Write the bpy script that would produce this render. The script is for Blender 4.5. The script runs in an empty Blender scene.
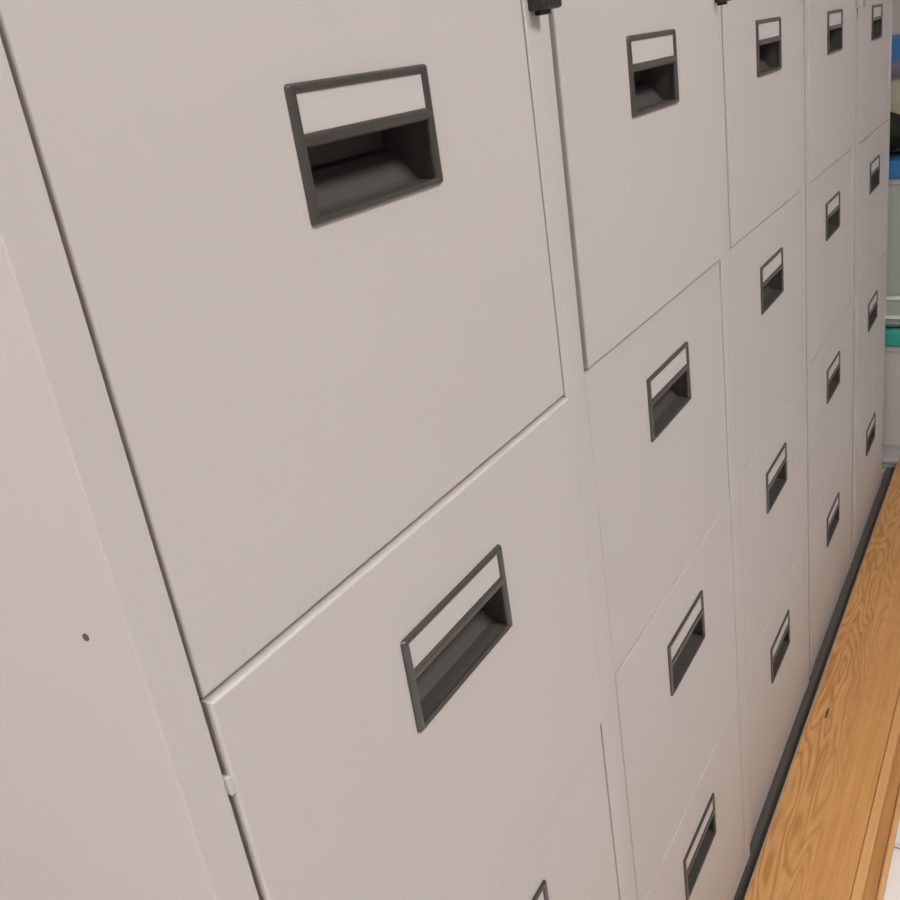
import bpy, bmesh, math, random
from mathutils import Matrix, Vector

scene = bpy.context.scene
COL = scene.collection

# ------------------------------------------------------------------ camera
cam_data = bpy.data.cameras.new('camera')
cam = bpy.data.objects.new('camera', cam_data)
COL.objects.link(cam)
right = Vector((0.5044574931514718, -0.85070694474649, -0.1477170665949153))
down = Vector((-0.391961172405856, -0.07318790299187464, -0.9170659573781286))
fwd = Vector((0.7693432763919781, 0.520520148520422, -0.3703642775089456))
M = Matrix.Identity(4)
for r in range(3):
    M[r][0], M[r][1], M[r][2] = right[r], -down[r], -fwd[r]
M.translation = Vector((-0.1887, -0.3240, 1.2223))
cam.matrix_world = M
cam_data.sensor_fit = 'HORIZONTAL'
cam_data.sensor_width = 36.0
cam_data.lens = 36.0 * 946.19 / 900.0
cam_data.clip_start = 0.01
scene.camera = cam

# ------------------------------------------------------------------ world, exposure
world = bpy.data.worlds.new('world')
scene.world = world
world.use_nodes = True
world.node_tree.nodes['Background'].inputs[0].default_value = (0.9, 0.95, 1.0, 1)
world.node_tree.nodes['Background'].inputs[1].default_value = 0.3
scene.view_settings.view_transform = 'Standard'
scene.view_settings.look = 'None'
scene.view_settings.gamma = 1.0
scene.view_settings.use_curve_mapping = False
scene.view_settings.exposure = 0.0
LAMP_POWER = 19.0
LAMP_COLOR = (1.0, 0.966, 0.952)
LAMPS = [(0.45, -1.45, 'in front of the row of filing cabinets'), (-1.75, -0.15, 'added off to the left as fill for the cabinet side panel')]  # second panel is an added fill light for the nearest cabinet's side

# ------------------------------------------------------------------ helpers
def mat(name, color, rough=0.5, spec=0.5, metal=0.0, build=None):
    m = bpy.data.materials.new(name)
    m.use_nodes = True
    nt = m.node_tree
    b = nt.nodes['Principled BSDF']
    b.inputs['Base Color'].default_value = (*color, 1)
    b.inputs['Roughness'].default_value = rough
    b.inputs['Metallic'].default_value = metal
    b.inputs['Specular IOR Level'].default_value = spec
    if build:
        build(nt, b)
    return m

def node(nt, typ, **kw):
    n = nt.nodes.new(typ)
    for k, v in kw.items():
        setattr(n, k, v)
    return n

def mapped(nt, scale, loc=(0, 0, 0), rot=(0, 0, 0)):
    tc = node(nt, 'ShaderNodeTexCoord')
    mp = node(nt, 'ShaderNodeMapping')
    mp.inputs['Scale'].default_value = scale
    mp.inputs['Location'].default_value = loc
    mp.inputs['Rotation'].default_value = rot
    nt.links.new(tc.outputs['Object'], mp.inputs['Vector'])
    return mp.outputs['Vector']

def ramp(nt, fac, stops, interp='LINEAR'):
    r = node(nt, 'ShaderNodeValToRGB')
    r.color_ramp.interpolation = interp
    els = r.color_ramp.elements
    while len(els) < len(stops):
        els.new(0.5)
    for e, (p, c) in zip(els, stops):
        e.position = p
        e.color = (*c, 1)
    nt.links.new(fac, r.inputs['Fac'])
    return r.outputs['Color']

def noise(nt, vec, scale, detail=3.0, rough=0.5):
    n = node(nt, 'ShaderNodeTexNoise')
    n.inputs['Scale'].default_value = scale
    n.inputs['Detail'].default_value = detail
    n.inputs['Roughness'].default_value = rough
    nt.links.new(vec, n.inputs['Vector'])
    return n.outputs['Fac']

def bump(nt, b, height, strength, dist=0.001):
    n = node(nt, 'ShaderNodeBump')
    n.inputs['Strength'].default_value = strength
    n.inputs['Distance'].default_value = dist
    nt.links.new(height, n.inputs['Height'])
    nt.links.new(n.outputs['Normal'], b.inputs['Normal'])

def obj(name, bm, m, parent=None, smooth=False, loc=(0, 0, 0)):
    me = bpy.data.meshes.new(name)
    bmesh.ops.recalc_face_normals(bm, faces=bm.faces)
    bm.to_mesh(me)
    bm.free()
    for mm in (m if isinstance(m, (list, tuple)) else [m]):
        me.materials.append(mm)
    if smooth:
        for p in me.polygons:
            p.use_smooth = True
    return link(name, me, parent, loc)

def link(name, me, parent=None, loc=(0, 0, 0)):
    o = bpy.data.objects.new(name, me)
    COL.objects.link(o)
    o.location = loc
    if parent:
        o.parent = parent
    return o

def tag(o, label, cat, group=None):
    o['label'] = label
    o['category'] = cat
    if group:
        o['group'] = group
    return o

def struct(o, label=None):
    o['kind'] = 'structure'
    if label:
        o['label'] = label
    return o

def empty(name, loc=(0, 0, 0)):
    o = bpy.data.objects.new(name, None)
    o.empty_display_size = 0.1
    COL.objects.link(o)
    o.location = loc
    return o

def box(bm, x0, x1, y0, y1, z0, z1, bev=0.0, seg=2):
    vs = [bm.verts.new((x, y, z)) for x in (x0, x1) for y in (y0, y1) for z in (z0, z1)]
    idx = [(0, 1, 3, 2), (4, 6, 7, 5), (0, 4, 5, 1), (2, 3, 7, 6), (0, 2, 6, 4), (1, 5, 7, 3)]
    fs = [bm.faces.new([vs[i] for i in q]) for q in idx]
    if bev > 0:
        es = list({e for f in fs for e in f.edges})
        bmesh.ops.bevel(bm, geom=es, offset=bev, segments=seg, profile=0.5, affect='EDGES')

def bx(*a, **k):
    bm = bmesh.new()
    box(bm, *a, **k)
    return bm

def tube(bm, p0, p1, r, n=20, r2=None):
    p0, p1 = Vector(p0), Vector(p1)
    d = (p1 - p0).normalized()
    a = d.orthogonal().normalized()
    b = d.cross(a)
    r2 = r if r2 is None else r2
    c0 = [bm.verts.new(p0 + r * (math.cos(t) * a + math.sin(t) * b)) for t in [2 * math.pi * i / n for i in range(n)]]
    c1 = [bm.verts.new(p1 + r2 * (math.cos(t) * a + math.sin(t) * b)) for t in [2 * math.pi * i / n for i in range(n)]]
    for i in range(n):
        j = (i + 1) % n
        bm.faces.new([c0[i], c0[j], c1[j], c1[i]])
    bm.faces.new(c0)
    bm.faces.new(c1)

# ------------------------------------------------------------------ materials
def paint_nodes(nt, b):
    v = mapped(nt, (1, 1, 1))
    n1 = noise(nt, v, 900.0, 2.0)
    bump(nt, b, n1, 0.10, 0.0004)
    n2 = noise(nt, v, 3.0, 4.0, 0.6)
    mr = node(nt, 'ShaderNodeMapRange')
    mr.inputs['To Min'].default_value = 0.36
    mr.inputs['To Max'].default_value = 0.50
    nt.links.new(n2, mr.inputs['Value'])
    nt.links.new(mr.outputs['Result'], b.inputs['Roughness'])

M_paint = mat('grey_enamel', (0.505, 0.475, 0.453), 0.42, 0.5, build=paint_nodes)
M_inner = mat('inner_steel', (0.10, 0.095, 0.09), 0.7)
M_gap_shade = mat('gap_shade_dark', (0.110, 0.092, 0.078), 0.85)  # dark tone standing in for the shade under the cabinet fronts
M_plinth = mat('plinth_black', (0.035, 0.033, 0.03), 0.7)

def plastic_nodes(nt, b):
    v = mapped(nt, (1, 1, 1))
    bump(nt, b, noise(nt, v, 600.0, 2.0), 0.15, 0.0004)
M_handle = mat('dark_handle_plastic', (0.040, 0.036, 0.032), 0.33, 0.9, build=plastic_nodes)
M_cup = mat('dark_recess_plastic', (0.070, 0.064, 0.058), 0.5, 0.4, build=plastic_nodes)
M_card = mat('blank_card', (0.520, 0.492, 0.470), 0.5, 0.4)
M_lock = mat('black_lock_plastic', (0.012, 0.011, 0.010), 0.35)
M_chrome = mat('lock_chrome', (0.75, 0.74, 0.70), 0.2, 0.5, 1.0)
M_hole = mat('hole_shadow_black', (0.09, 0.08, 0.085), 0.8)

def oak_nodes(nt, b):
    v = mapped(nt, (1.5, 11.0, 6.0), (0.35, 0.22, 0.0))
    n = noise(nt, v, 1.3, 2.6, 0.5)
    mul = node(nt, 'ShaderNodeMath', operation='MULTIPLY')
    mul.inputs[1].default_value = 23.0
    nt.links.new(n, mul.inputs[0])
    fr = node(nt, 'ShaderNodeMath', operation='FRACT')
    nt.links.new(mul.outputs[0], fr.inputs[0])
    lines = ramp(nt, fr.outputs[0], [(0.0, (0.46, 0.205, 0.060)), (0.3, (0.62, 0.325, 0.118)), (0.65, (0.64, 0.345, 0.130)), (1.0, (0.46, 0.205, 0.060))])
    # figured heartwood towards the cabinets, plain straight grain towards the front
    tc = node(nt, 'ShaderNodeTexCoord')
    sp = node(nt, 'ShaderNodeSeparateXYZ')
    nt.links.new(tc.outputs['Object'], sp.inputs[0])
    mr = node(nt, 'ShaderNodeMapRange')
    mr.inputs['From Min'].default_value = -0.105
    mr.inputs['From Max'].default_value = -0.065
    mr.inputs['To Min'].default_value = 0.12
    nt.links.new(sp.outputs['Y'], mr.inputs['Value'])
    gm = node(nt, 'ShaderNodeMix', data_type='RGBA')
    gm.inputs['A'].default_value = (0.60, 0.305, 0.105, 1)
    nt.links.new(mr.outputs['Result'], gm.inputs['Factor'])
    nt.links.new(lines, gm.inputs['B'])
    grain = gm.outputs['Result']
    v2 = mapped(nt, (6.0, 170.0, 60.0))
    fine = ramp(nt, noise(nt, v2, 1.0, 3.0), [(0.3, (0.86, 0.84, 0.82)), (0.7, (1.05, 1.05, 1.05))])
    mx = node(nt, 'ShaderNodeMix', data_type='RGBA', blend_type='MULTIPLY')
    mx.inputs['Factor'].default_value = 1.0
    nt.links.new(grain, mx.inputs['A'])
    nt.links.new(fine, mx.inputs['B'])
    nt.links.new(mx.outputs['Result'], b.inputs['Base Color'])
M_oak = mat('varnished_oak', (0.55, 0.28, 0.10), 0.38, 0.5, build=oak_nodes)

def lip_nodes(nt, b):
    v = mapped(nt, (3.0, 60.0, 60.0))
    c = ramp(nt, noise(nt, v, 1.2, 3.0), [(0.3, (0.57, 0.30, 0.115)), (0.7, (0.68, 0.39, 0.16))])
    nt.links.new(c, b.inputs['Base Color'])
M_lip = mat('pale_oak_lipping', (0.62, 0.34, 0.13), 0.38, 0.5, build=lip_nodes)

def under_nodes(nt, b):
    v = mapped(nt, (4.0, 40.0, 40.0))
    c = ramp(nt, noise(nt, v, 1.6, 4.0), [(0.25, (0.38, 0.185, 0.06)), (0.7, (0.52, 0.265, 0.09))])
    nt.links.new(c, b.inputs['Base Color'])
M_under = mat('brown_oak', (0.45, 0.23, 0.075), 0.45, 0.5, build=under_nodes)
M_grey_edge = mat('grey_edge_wood', (0.36, 0.30, 0.22), 0.7)
M_knot = mat('wood_knot_brown', (0.12, 0.05, 0.018), 0.5)

def marble_nodes(nt, b):
    v = mapped(nt, (1, 1, 1))
    w = node(nt, 'ShaderNodeTexWave', wave_type='BANDS', bands_direction='DIAGONAL')
    w.inputs['Scale'].default_value = 2.2
    w.inputs['Distortion'].default_value = 9.0
    w.inputs['Detail'].default_value = 4.0
    nt.links.new(v, w.inputs['Vector'])
    c = ramp(nt, w.outputs['Fac'], [(0.0, (0.60, 0.57, 0.54)), (0.12, (0.78, 0.75, 0.71)), (1.0, (0.82, 0.79, 0.75))])
    nt.links.new(c, b.inputs['Base Color'])
M_tile = mat('white_marble_tile', (0.8, 0.77, 0.74), 0.25, 0.5, build=marble_nodes)
M_grout = mat('grey_grout', (0.35, 0.34, 0.32), 0.9)

def wall_nodes(nt, b):
    v = mapped(nt, (1, 1, 1))
    bump(nt, b, noise(nt, v, 160.0, 3.0), 0.15, 0.001)
M_wall = mat('cream_wall_paint', (0.55, 0.51, 0.505), 0.7, 0.3, build=wall_nodes)
M_ceil = mat('white_ceiling_paint', (0.70, 0.69, 0.67), 0.8, 0.3, build=wall_nodes)

M_teal = mat('teal_plastic', (0.035, 0.36, 0.28), 0.35)
M_blue = mat('blue_plastic', (0.035, 0.17, 0.42), 0.35)
def clear_nodes(nt, b):
    b.inputs['Transmission Weight'].default_value = 0.55
    b.inputs['IOR'].default_value = 1.2
M_clear = mat('frosted_clear_plastic', (0.72, 0.77, 0.72), 0.35, 0.5, build=clear_nodes)
M_frost = mat('milky_white_plastic', (0.56, 0.53, 0.52), 0.4, 0.5)
M_clip = mat('white_clip_plastic', (0.85, 0.86, 0.82), 0.3)
def bag_nodes(nt, b):
    v = mapped(nt, (1, 1, 1))
    c = ramp(nt, noise(nt, v, 14.0, 3.0), [(0.3, (0.006, 0.006, 0.005)), (0.6, (0.022, 0.030, 0.012))])
    nt.links.new(c, b.inputs['Base Color'])
M_bag = mat('dark_green_fabric', (0.02, 0.025, 0.012), 0.75, 0.3, build=bag_nodes)
def carton_nodes(nt, b):
    tc = node(nt, 'ShaderNodeTexCoord')
    sp = node(nt, 'ShaderNodeSeparateXYZ')
    nt.links.new(tc.outputs['Generated'], sp.inputs[0])
    c = ramp(nt, sp.outputs['Z'], [(0.0, (0.50, 0.46, 0.33)), (0.62, (0.50, 0.46, 0.33)), (0.66, (0.13, 0.11, 0.13)), (0.76, (0.21, 0.19, 0.23)), (0.84, (0.04, 0.19, 0.45)), (1.0, (0.05, 0.21, 0.48))])
    nt.links.new(c, b.inputs['Base Color'])
M_carton = mat('printed_carton', (0.5, 0.46, 0.33), 0.45, 0.4, build=carton_nodes)
M_metal = mat('white_lamp_housing', (0.8, 0.8, 0.8), 0.4)
M_lamp = bpy.data.materials.new('lamp_diffuser')
M_lamp.use_nodes = True
_b = M_lamp.node_tree.nodes['Principled BSDF']
_b.inputs['Base Color'].default_value = (0.9, 0.9, 0.9, 1)
_b.inputs['Emission Color'].default_value = (*LAMP_COLOR, 1)
_b.inputs['Emission Strength'].default_value = LAMP_POWER

# ------------------------------------------------------------------ room
RX0, RX1, RY0, RY1, RZ = -2.6, 3.4, -3.5, 0.72, 2.6
floor = struct(obj('floor', bx(RX0, RX1, RY0, RY1, -0.08, -0.008), M_grout))
tile_bm = bx(-0.2985, 0.2985, -0.2985, 0.2985, -0.0085, 0.0, bev=0.001, seg=1)
tile_me = bpy.data.meshes.new('tile')
bmesh.ops.recalc_face_normals(tile_bm, faces=tile_bm.faces)
tile_bm.to_mesh(tile_me)
tile_bm.free()
tile_me.materials.append(M_tile)
nx = int((RX1 - RX0) / 0.6)
ny = int((RY1 - RY0) / 0.6)
for i in range(nx):
    for j in range(ny):
        link('tile', tile_me, floor, (RX0 + 0.3 + 0.6 * i + 0.06, RY0 + 0.3 + 0.6 * j, 0))
struct(obj('ceiling', bx(RX0, RX1, RY0, RY1, RZ, RZ + 0.08), M_ceil))
struct(obj('wall_back', bx(RX0, RX1, RY1, RY1 + 0.1, -0.08, RZ + 0.08), M_wall))
struct(obj('wall_front', bx(RX0, RX1, RY0 - 0.1, RY0, -0.08, RZ + 0.08), M_wall))
struct(obj('wall_left', bx(RX0 - 0.1, RX0, RY0 - 0.1, RY1 + 0.1, -0.08, RZ + 0.08), M_wall))
struct(obj('wall_right', bx(RX1, RX1 + 0.1, RY0 - 0.1, RY1 + 0.1, -0.08, RZ + 0.08), M_wall))

for lx, ly, where in LAMPS:
    lamp = tag(empty('ceiling_light', (lx, ly, RZ)), 'white ceiling panel light ' + where, 'ceiling light', 'ceiling lights')
    obj('housing', bx(-0.66, 0.66, -0.36, 0.36, -0.05, 0.0, bev=0.004), M_metal, lamp)
    obj('diffuser', bx(-0.62, 0.62, -0.32, 0.32, -0.056, -0.0505), M_lamp, lamp)

# ------------------------------------------------------------------ filing cabinets
PITCH, DZ = 0.47, 0.3082
HW, HH = 0.1247, 0.0664            # handle frame size
DL, DR, DB = 0.2022, 0.1926, 0.2492   # drawer left, right, bottom measured from handle top centre
DT = DZ - DB - 0.0020              # drawer top above handle top
STILE = 0.026
HTOP = 1.2200

def drawer_mesh():
    """pressed steel front with rolled edges and an opening for the finger recess"""
    bm = bmesh.new()
    rings = []
    rad, seg = 0.0017, 3
    prof = [(rad * (1 - math.sin(a)), rad * (1 - math.cos(a))) for a in [math.pi / 2 * k / seg for k in range(seg + 1)]]
    # prof: (inset, depth): from flat front (inset rad, depth 0) to side (inset 0, depth rad)
    levels = [(i, d) for i, d in prof] + [(0.0, 0.020), (0.010, 0.0205)]
    for ins, dep in levels:
        rings.append([bm.verts.new(v) for v in ((-DL + ins, dep, -DB + ins), (DR - ins, dep, -DB + ins), (DR - ins, dep, DT - ins), (-DL + ins, dep, DT - ins))])
    for a, b in zip(rings, rings[1:]):
        for k in range(4):
            bm.faces.new([a[k], a[(k + 1) % 4], b[(k + 1) % 4], b[k]])
    hx, z0, z1 = 0.0580, -0.0637, -0.0292
    hole = [bm.verts.new(v) for v in ((-hx, 0, z0), (hx, 0, z0), (hx, 0, z1), (-hx, 0, z1))]
    hole2 = [bm.verts.new((v.co.x, 0.0205, v.co.z)) for v in hole]
    for k in range(4):
        j = (k + 1) % 4
        bm.faces.new([rings[0][k], rings[0][j], hole[j], hole[k]])
        bm.faces.new([hole[k], hole[j], hole2[j], hole2[k]])
        bm.faces.new([rings[-1][k], rings[-1][j], hole2[j], hole2[k]])
    return bm

def frame_mesh():
    bm = bmesh.new()
    hw = HW / 2
    xs = [-hw, -hw + 0.0064, hw - 0.0064, hw]
    zs = [0.0, -0.0050, -0.0230, -0.0300, -HH + 0.0042, -HH]
    y0, y1 = -0.0028, 0.0
    V = {}
    for i, x in enumerate(xs):
        for j, z in enumerate(zs):
            V[i, j, 0] = bm.verts.new((x, y0, z))
            V[i, j, 1] = bm.verts.new((x, y1, z))
    solid = {(i, j) for i in range(3) for j in range(5)} - {(1, 1), (1, 3)}
    for (i, j) in solid:
        for k in (0, 1):
            bm.faces.new([V[i, j, k], V[i + 1, j, k], V[i + 1, j + 1, k], V[i, j + 1, k]])
        for (di, dj), (a, b) in {(-1, 0): ((i, j), (i, j + 1)), (1, 0): ((i + 1, j), (i + 1, j + 1)), (0, -1): ((i, j), (i + 1, j)), (0, 1): ((i, j + 1), (i + 1, j + 1))}.items():
            if (i + di, j + dj) not in solid:
                bm.faces.new([V[a + (0,)], V[b + (0,)], V[b + (1,)], V[a + (1,)]])
    bmesh.ops.recalc_face_normals(bm, faces=bm.faces)
    corner = [e for e in bm.edges if abs(e.verts[0].co.y - e.verts[1].co.y) > 1e-4 and all(abs(abs(v.co.x) - hw) < 1e-5 and (abs(v.co.z) < 1e-5 or abs(v.co.z + HH) < 1e-5) for v in e.verts)]
    bmesh.ops.bevel(bm, geom=corner, offset=0.0022, segments=3, profile=0.5, affect='EDGES')
    bm.normal_update()
    es = [e for e in bm.edges if len(e.link_faces) == 2 and e.calc_face_angle() > 0.5 and all(v.co.y < -0.0025 for v in e.verts)]
    bmesh.ops.bevel(bm, geom=es, offset=0.0024, segments=3, profile=0.5, affect='EDGES')
    return bm

def cup_mesh():
    """finger recess: short ledge, steep sloping plate, deep dark pocket above it"""
    bm = bmesh.new()
    hw = 0.0570
    prof = [(-0.0010, -0.0630), (0.0120, -0.0622), (0.0145, -0.0605), (0.0280, -0.0445), (0.0345, -0.0425), (0.0345, -0.0300), (-0.0010, -0.0300)]
    L = [bm.verts.new((-hw, y, z)) for y, z in prof]
    Rr = [bm.verts.new((hw, y, z)) for y, z in prof]
    n = len(prof)
    for k in range(n - 1):
        bm.faces.new([L[k], L[k + 1], Rr[k + 1], Rr[k]])
    bm.faces.new(L)
    bm.faces.new(Rr)
    return bm

def card_mesh():
    return bx(-HW / 2 + 0.005, HW / 2 - 0.005, -0.0009, -0.0001, -0.0242, -0.0040)

def mesh_of(name, bm, m):
    me = bpy.data.meshes.new(name)
    bmesh.ops.recalc_face_normals(bm, faces=bm.faces)
    bm.to_mesh(me)
    bm.free()
    me.materials.append(m)
    return me

drawer_me = mesh_of('drawer', drawer_mesh(), M_paint)
frame_me = mesh_of('handle_frame', frame_mesh(), M_handle)
cup_me = mesh_of('finger_recess', cup_mesh(), M_cup)
card_me = mesh_of('label_card', card_mesh(), M_card)

ZB = [0.046, 0.043, 0.035, 0.025, 0.022]

def body_mesh(zoff, zb):
    bm = bmesh.new()
    zt = 1.322
    xl, xr = -DL - 0.0026, DR + 0.0013
    f = -0.0004
    top = HTOP + zoff + DT + 0.003
    depth = 0.622
    box(bm, xl - STILE + 0.0026, xl, f, depth, zb, zt, bev=0.0007, seg=2)
    box(bm, xr, xr + STILE - 0.0026, f, depth, zb, zt, bev=0.0007, seg=2)
    box(bm, xl, xr, f + 0.0004, depth, top, zt - 0.0006)
    low = HTOP + zoff - 3 * DZ - DB - 0.0015
    box(bm, xl, xr, f + 0.0006, 0.045, zb, max(low, zb + 0.002), bev=0.0008, seg=2)
    box(bm, xl, xr, depth - 0.02, depth - 0.001, zb + 0.001, top)
    return bm

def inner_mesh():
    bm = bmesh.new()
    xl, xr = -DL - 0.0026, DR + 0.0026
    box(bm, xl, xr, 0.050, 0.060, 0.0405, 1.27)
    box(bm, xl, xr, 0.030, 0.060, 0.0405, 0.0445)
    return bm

def lock_mesh():
    bm = bmesh.new()
    box(bm, -0.0135, 0.0135, -0.015, 0.0005, 0.0, 0.042, bev=0.0025, seg=3)
    tube(bm, (0.0, -0.015, 0.021), (0.0, -0.020, 0.021), 0.0095, 24, 0.0088)
    tube(bm, (-0.001, -0.0062, -0.0030), (-0.001, -0.0062, 0.004), 0.0055, 16)
    return bm
lock_me = mesh_of('lock', lock_mesh(), M_lock)
chrome_lock_me = mesh_of('lock', lock_mesh(), M_chrome)

CX = [0.0069, -0.0013, -0.0059, 0.0004, -0.0002]
CY = [-0.0159, -0.0042, 0.0035, 0.0079, 0.0087]
CZ = [0.0067, 0.0050, 0.0003, -0.0040, -0.0079]
DYS = {(0, 0): 0.0, (0, 1): 0.0034, (1, 0): 0.0040, (1, 1): -0.0008, (2, 0): 0.0022, (2, 1): -0.0004, (3, 0): 0.0011, (3, 1): -0.0015, (4, 0): -0.001, (4, 2): 0.001, (4, 3): 0.0015}
LABELS = [
    'nearest grey four-drawer filing cabinet, its side panel showing and second drawer not quite shut',
    'second grey four-drawer filing cabinet from the camera, right beside the nearest one',
    'middle one of the five grey four-drawer filing cabinets in the row',
    'fourth grey four-drawer filing cabinet, next to the last one in the row',
    'farthest grey four-drawer filing cabinet, at the end beside the plastic storage boxes',
]
for i in range(5):
    cab = tag(empty('filing_cabinet', (0.235 + PITCH * i + CX[i], CY[i], 0.0)), LABELS[i], 'filing cabinet', 'row of grey filing cabinets')
    obj('body', body_mesh(CZ[i], ZB[i]), M_paint, cab)
    obj('inner_partition', inner_mesh(), M_inner, cab)
    obj('plinth', bx(-DL - 0.015, DR + 0.015, 0.032, 0.60, 0.0, ZB[i]), M_plinth, cab)['label'] = 'dark recessed plinth'
    for j in range(4):
        d = link('drawer', drawer_me, cab, (0, -DYS.get((i, j), 0.0), HTOP + CZ[i] - DZ * j))
        link('handle_frame', frame_me, d, (-0.0017, 0, 0))['label'] = 'dark plastic handle frame'
        link('label_card', card_me, d)['label'] = 'blank label slot'
        link('finger_recess', cup_me, d)['label'] = 'dark sloping finger recess'
        if (i, j) == (0, 1):
            obj('runner_tab', bx(-DL - 0.0026, -DL + 0.0008, 0.0005, 0.006, 0.0, 0.010, bev=0.0006), M_paint, d, loc=(0, 0, 0.006))
    lk = link('lock', chrome_lock_me if i == 3 else lock_me, cab, (DR + 0.0165 + (0.005, 0.014, 0, 0.0075, 0)[i], 0.001, (1.2490, 1.2440, 1.2440, 1.2125, 1.2390)[i]))
    lk['label'] = 'chrome lock' if i == 3 else 'black lock'
    if i == 0:
        bm = bmesh.new()
        tube(bm, (-DL - STILE - 0.0006, 0.0306, 1.0211), (-DL - STILE + 0.001, 0.0306, 1.0211), 0.0018, 14)
        obj('screw_hole', bm, M_hole, cab)['label'] = 'small dark screw hole in the side panel'

# ------------------------------------------------------------------ wooden step on the floor along the cabinets
step = tag(empty('wooden_step', (0.0, 0.0, 0.0)), 'long low varnished oak board step on the floor along the cabinets', 'wooden step')
SX0, SX1 = -0.6, 2.452
obj('top_board', bx(SX0, SX1, -0.1515, -0.0190, 0.018, 0.040, bev=0.001), M_oak, step)
obj('grey_back_edge', bx(SX0, SX1, -0.0189, -0.0160, 0.018, 0.0396, bev=0.0008), M_grey_edge, step)['label'] = 'greyish back edge'  # thin grey strip along the board's cabinet-side edge
obj('edge_lipping', bx(SX0, SX1, -0.1665, -0.1517, 0.018, 0.0395, bev=0.003, seg=3), M_lip, step)['label'] = 'paler rounded front edge strip'
obj('lower_board', bx(SX0, SX1, -0.181, -0.0175, 0.0, 0.0178), M_under, step)
obj('gap_shade_strip', bx(SX0, SX1, -0.0172, 0.0125, 0.0, 0.014), M_gap_shade, step)['label'] = 'dark strip added as shade in the gap'  # strip added to make the gap dark, its shade is in the colour
obj('base_bead', bx(SX0, SX1, -0.190, -0.1812, 0.0, 0.0178, bev=0.004, seg=3), M_lip, step)
bm = bmesh.new()
bmesh.ops.create_icosphere(bm, subdivisions=2, radius=1.0)
bmesh.ops.scale(bm, vec=(0.018, 0.0024, 0.0006), verts=bm.verts)
obj('knot', bm, M_knot, step, loc=(1.300, -0.0455, 0.0399))['label'] = 'small dark knot'

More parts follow.
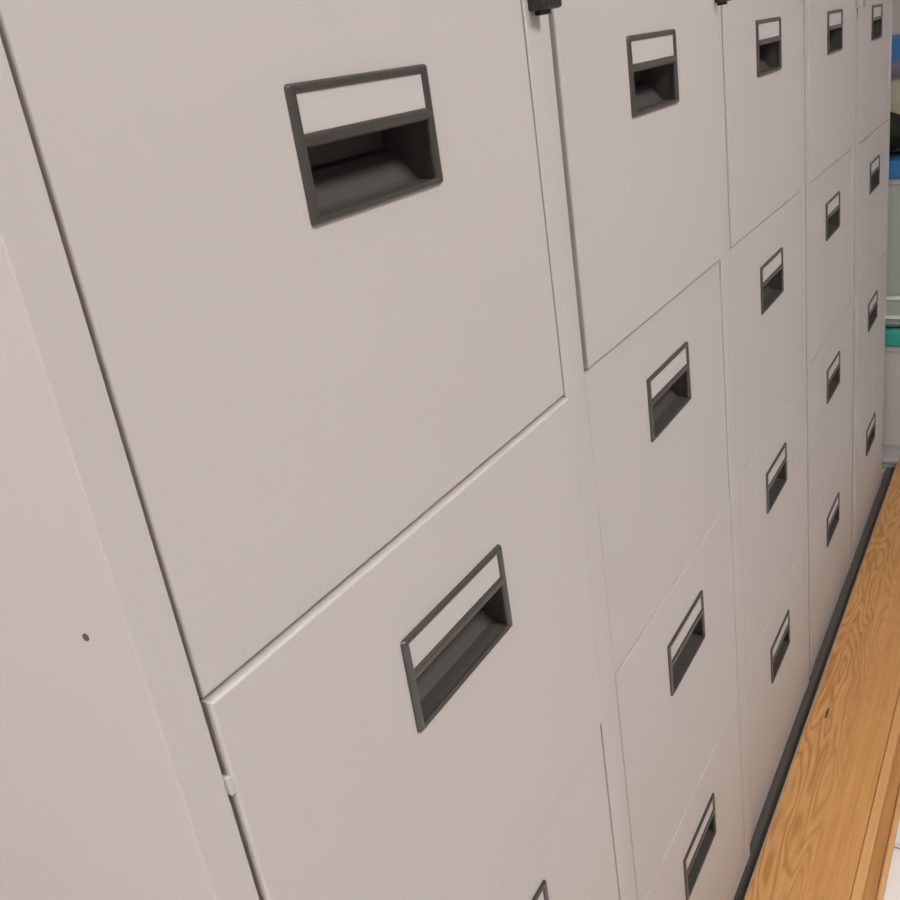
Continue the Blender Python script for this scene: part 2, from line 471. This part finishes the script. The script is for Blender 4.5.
# ------------------------------------------------------------------ things beyond the last cabinet
def storage_box(label, x, y, z, lx, ly, h, mb, ml, lid_h, foot=0.0):
    """tapered plastic tub with a rim, an overhanging lid and side clips"""
    t = tag(empty('storage_box', (x, y, z)), label, 'storage box', 'stacked plastic storage boxes')
    bm = bmesh.new()
    def ring(ins, zz, r=0.03, n=5):
        pts = []
        for sx, sy, a0 in ((1, 1, 0), (-1, 1, 90), (-1, -1, 180), (1, -1, 270)):
            cx_, cy_ = sx * (lx / 2 - ins - r), sy * (ly / 2 - ins - r)
            for k in range(n):
                a = math.radians(a0 + 90 * k / (n - 1))
                pts.append(bm.verts.new((cx_ + r * math.cos(a), cy_ + r * math.sin(a), zz)))
        return pts
    rs = [ring(0.034, 0.0), ring(0.028, 0.008), ring(0.010, h - 0.02), ring(0.004, h - 0.018), ring(0.004, h), ring(0.009, h), ring(0.014, h - 0.02), ring(0.032, 0.012), ring(0.036, 0.006)]
    for a, b in zip(rs, rs[1:]):
        for k in range(len(a)):
            bm.faces.new([a[k], a[(k + 1) % len(a)], b[(k + 1) % len(a)], b[k]])
    bm.faces.new(rs[0])
    bm.faces.new(rs[-1])
    obj('tub', bm, mb, t)
    bm = bmesh.new()
    rs = [ring(0.0, h - 0.004), ring(-0.004, h), ring(-0.004, h + lid_h - 0.006), ring(0.002, h + lid_h), ring(0.018, h + lid_h), ring(0.022, h + lid_h - 0.006)]
    for a, b in zip(rs, rs[1:]):
        for k in range(len(a)):
            bm.faces.new([a[k], a[(k + 1) % len(a)], b[(k + 1) % len(a)], b[k]])
    bm.faces.new(rs[-1])
    bm.faces.new(rs[0])
    obj('lid', bm, ml, t)
    for s in (-1, 1):
        obj('clip', bx(-0.04, 0.04, s * (ly / 2 + 0.0085) - 0.004, s * (ly / 2 + 0.0085) + 0.004, h - 0.05, h + lid_h * 0.6, bev=0.002), M_clip, t)
    fx = -lx / 2 + 0.0265
    bm = bmesh.new()
    for q in ((-0.16, -0.152, 0.025, 0.085), (-0.100, -0.092, 0.025, 0.085), (-0.152, -0.100, 0.077, 0.085), (-0.152, -0.100, 0.025, 0.033)):
        box(bm, fx - 0.006, fx + 0.004, q[0], q[1], q[2], q[3])
    obj('grip_rim', bm, M_clip if mb is M_clear else mb, t)
    return t

BX, BY = 2.668, 0.125
storage_box('milky plastic storage box with a teal lid, at the bottom of the stack', BX, BY, 0.0, 0.46, 0.44, 0.376, M_frost, M_teal, 0.040)
storage_box('clear plastic storage box with a blue lid, standing on the teal lid', BX, BY, 0.4165, 0.46, 0.44, 0.394, M_clear, M_blue, 0.040)
t = tag(empty('carton', (2.74, 0.16, 0.8505)), 'printed carton with blue top band and cream front on the blue-lidded box', 'carton')
obj('carton_body', bx(-0.14, 0.14, -0.16, 0.16, 0.0, 0.275, bev=0.002), M_carton, t)
obj('tape_strip', bx(-0.141, 0.141, -0.025, 0.025, 0.2752, 0.2758), M_clip, t)
# slouched dark pouch in front of the carton
t = tag(empty('pouch', (2.53, 0.045, 0.8505)), 'slouched dark green pouch in front of the printed carton', 'pouch')
bm = bmesh.new()
bmesh.ops.create_icosphere(bm, subdivisions=4, radius=1.0)
for v in bm.verts:
    c = v.co
    w = 1.0 + 0.10 * math.sin(5 * c.y + 2 * c.z) + 0.06 * math.sin(9 * c.x + 4 * c.y)
    c.x *= 0.050 * w
    c.y *= 0.085 * w
    c.z = (c.z * (0.055 + 0.012 * math.sin(40 * c.y)) + 0.062)
    if c.z < 0.004:
        c.z = 0.004
obj('pouch_body', bm, M_bag, t, smooth=True, loc=(0, 0, -0.004))
bm = bmesh.new()
pts = [Vector((-0.01, 0.035 + 0.03 * math.sin(a), 0.10 + 0.045 * math.cos(a))) for a in [math.radians(-100 + 20 * k) for k in range(11)]]
for a, b in zip(pts, pts[1:]):
    tube(bm, a, b, 0.006, 8)
obj('strap', bm, M_lock, t, smooth=True)
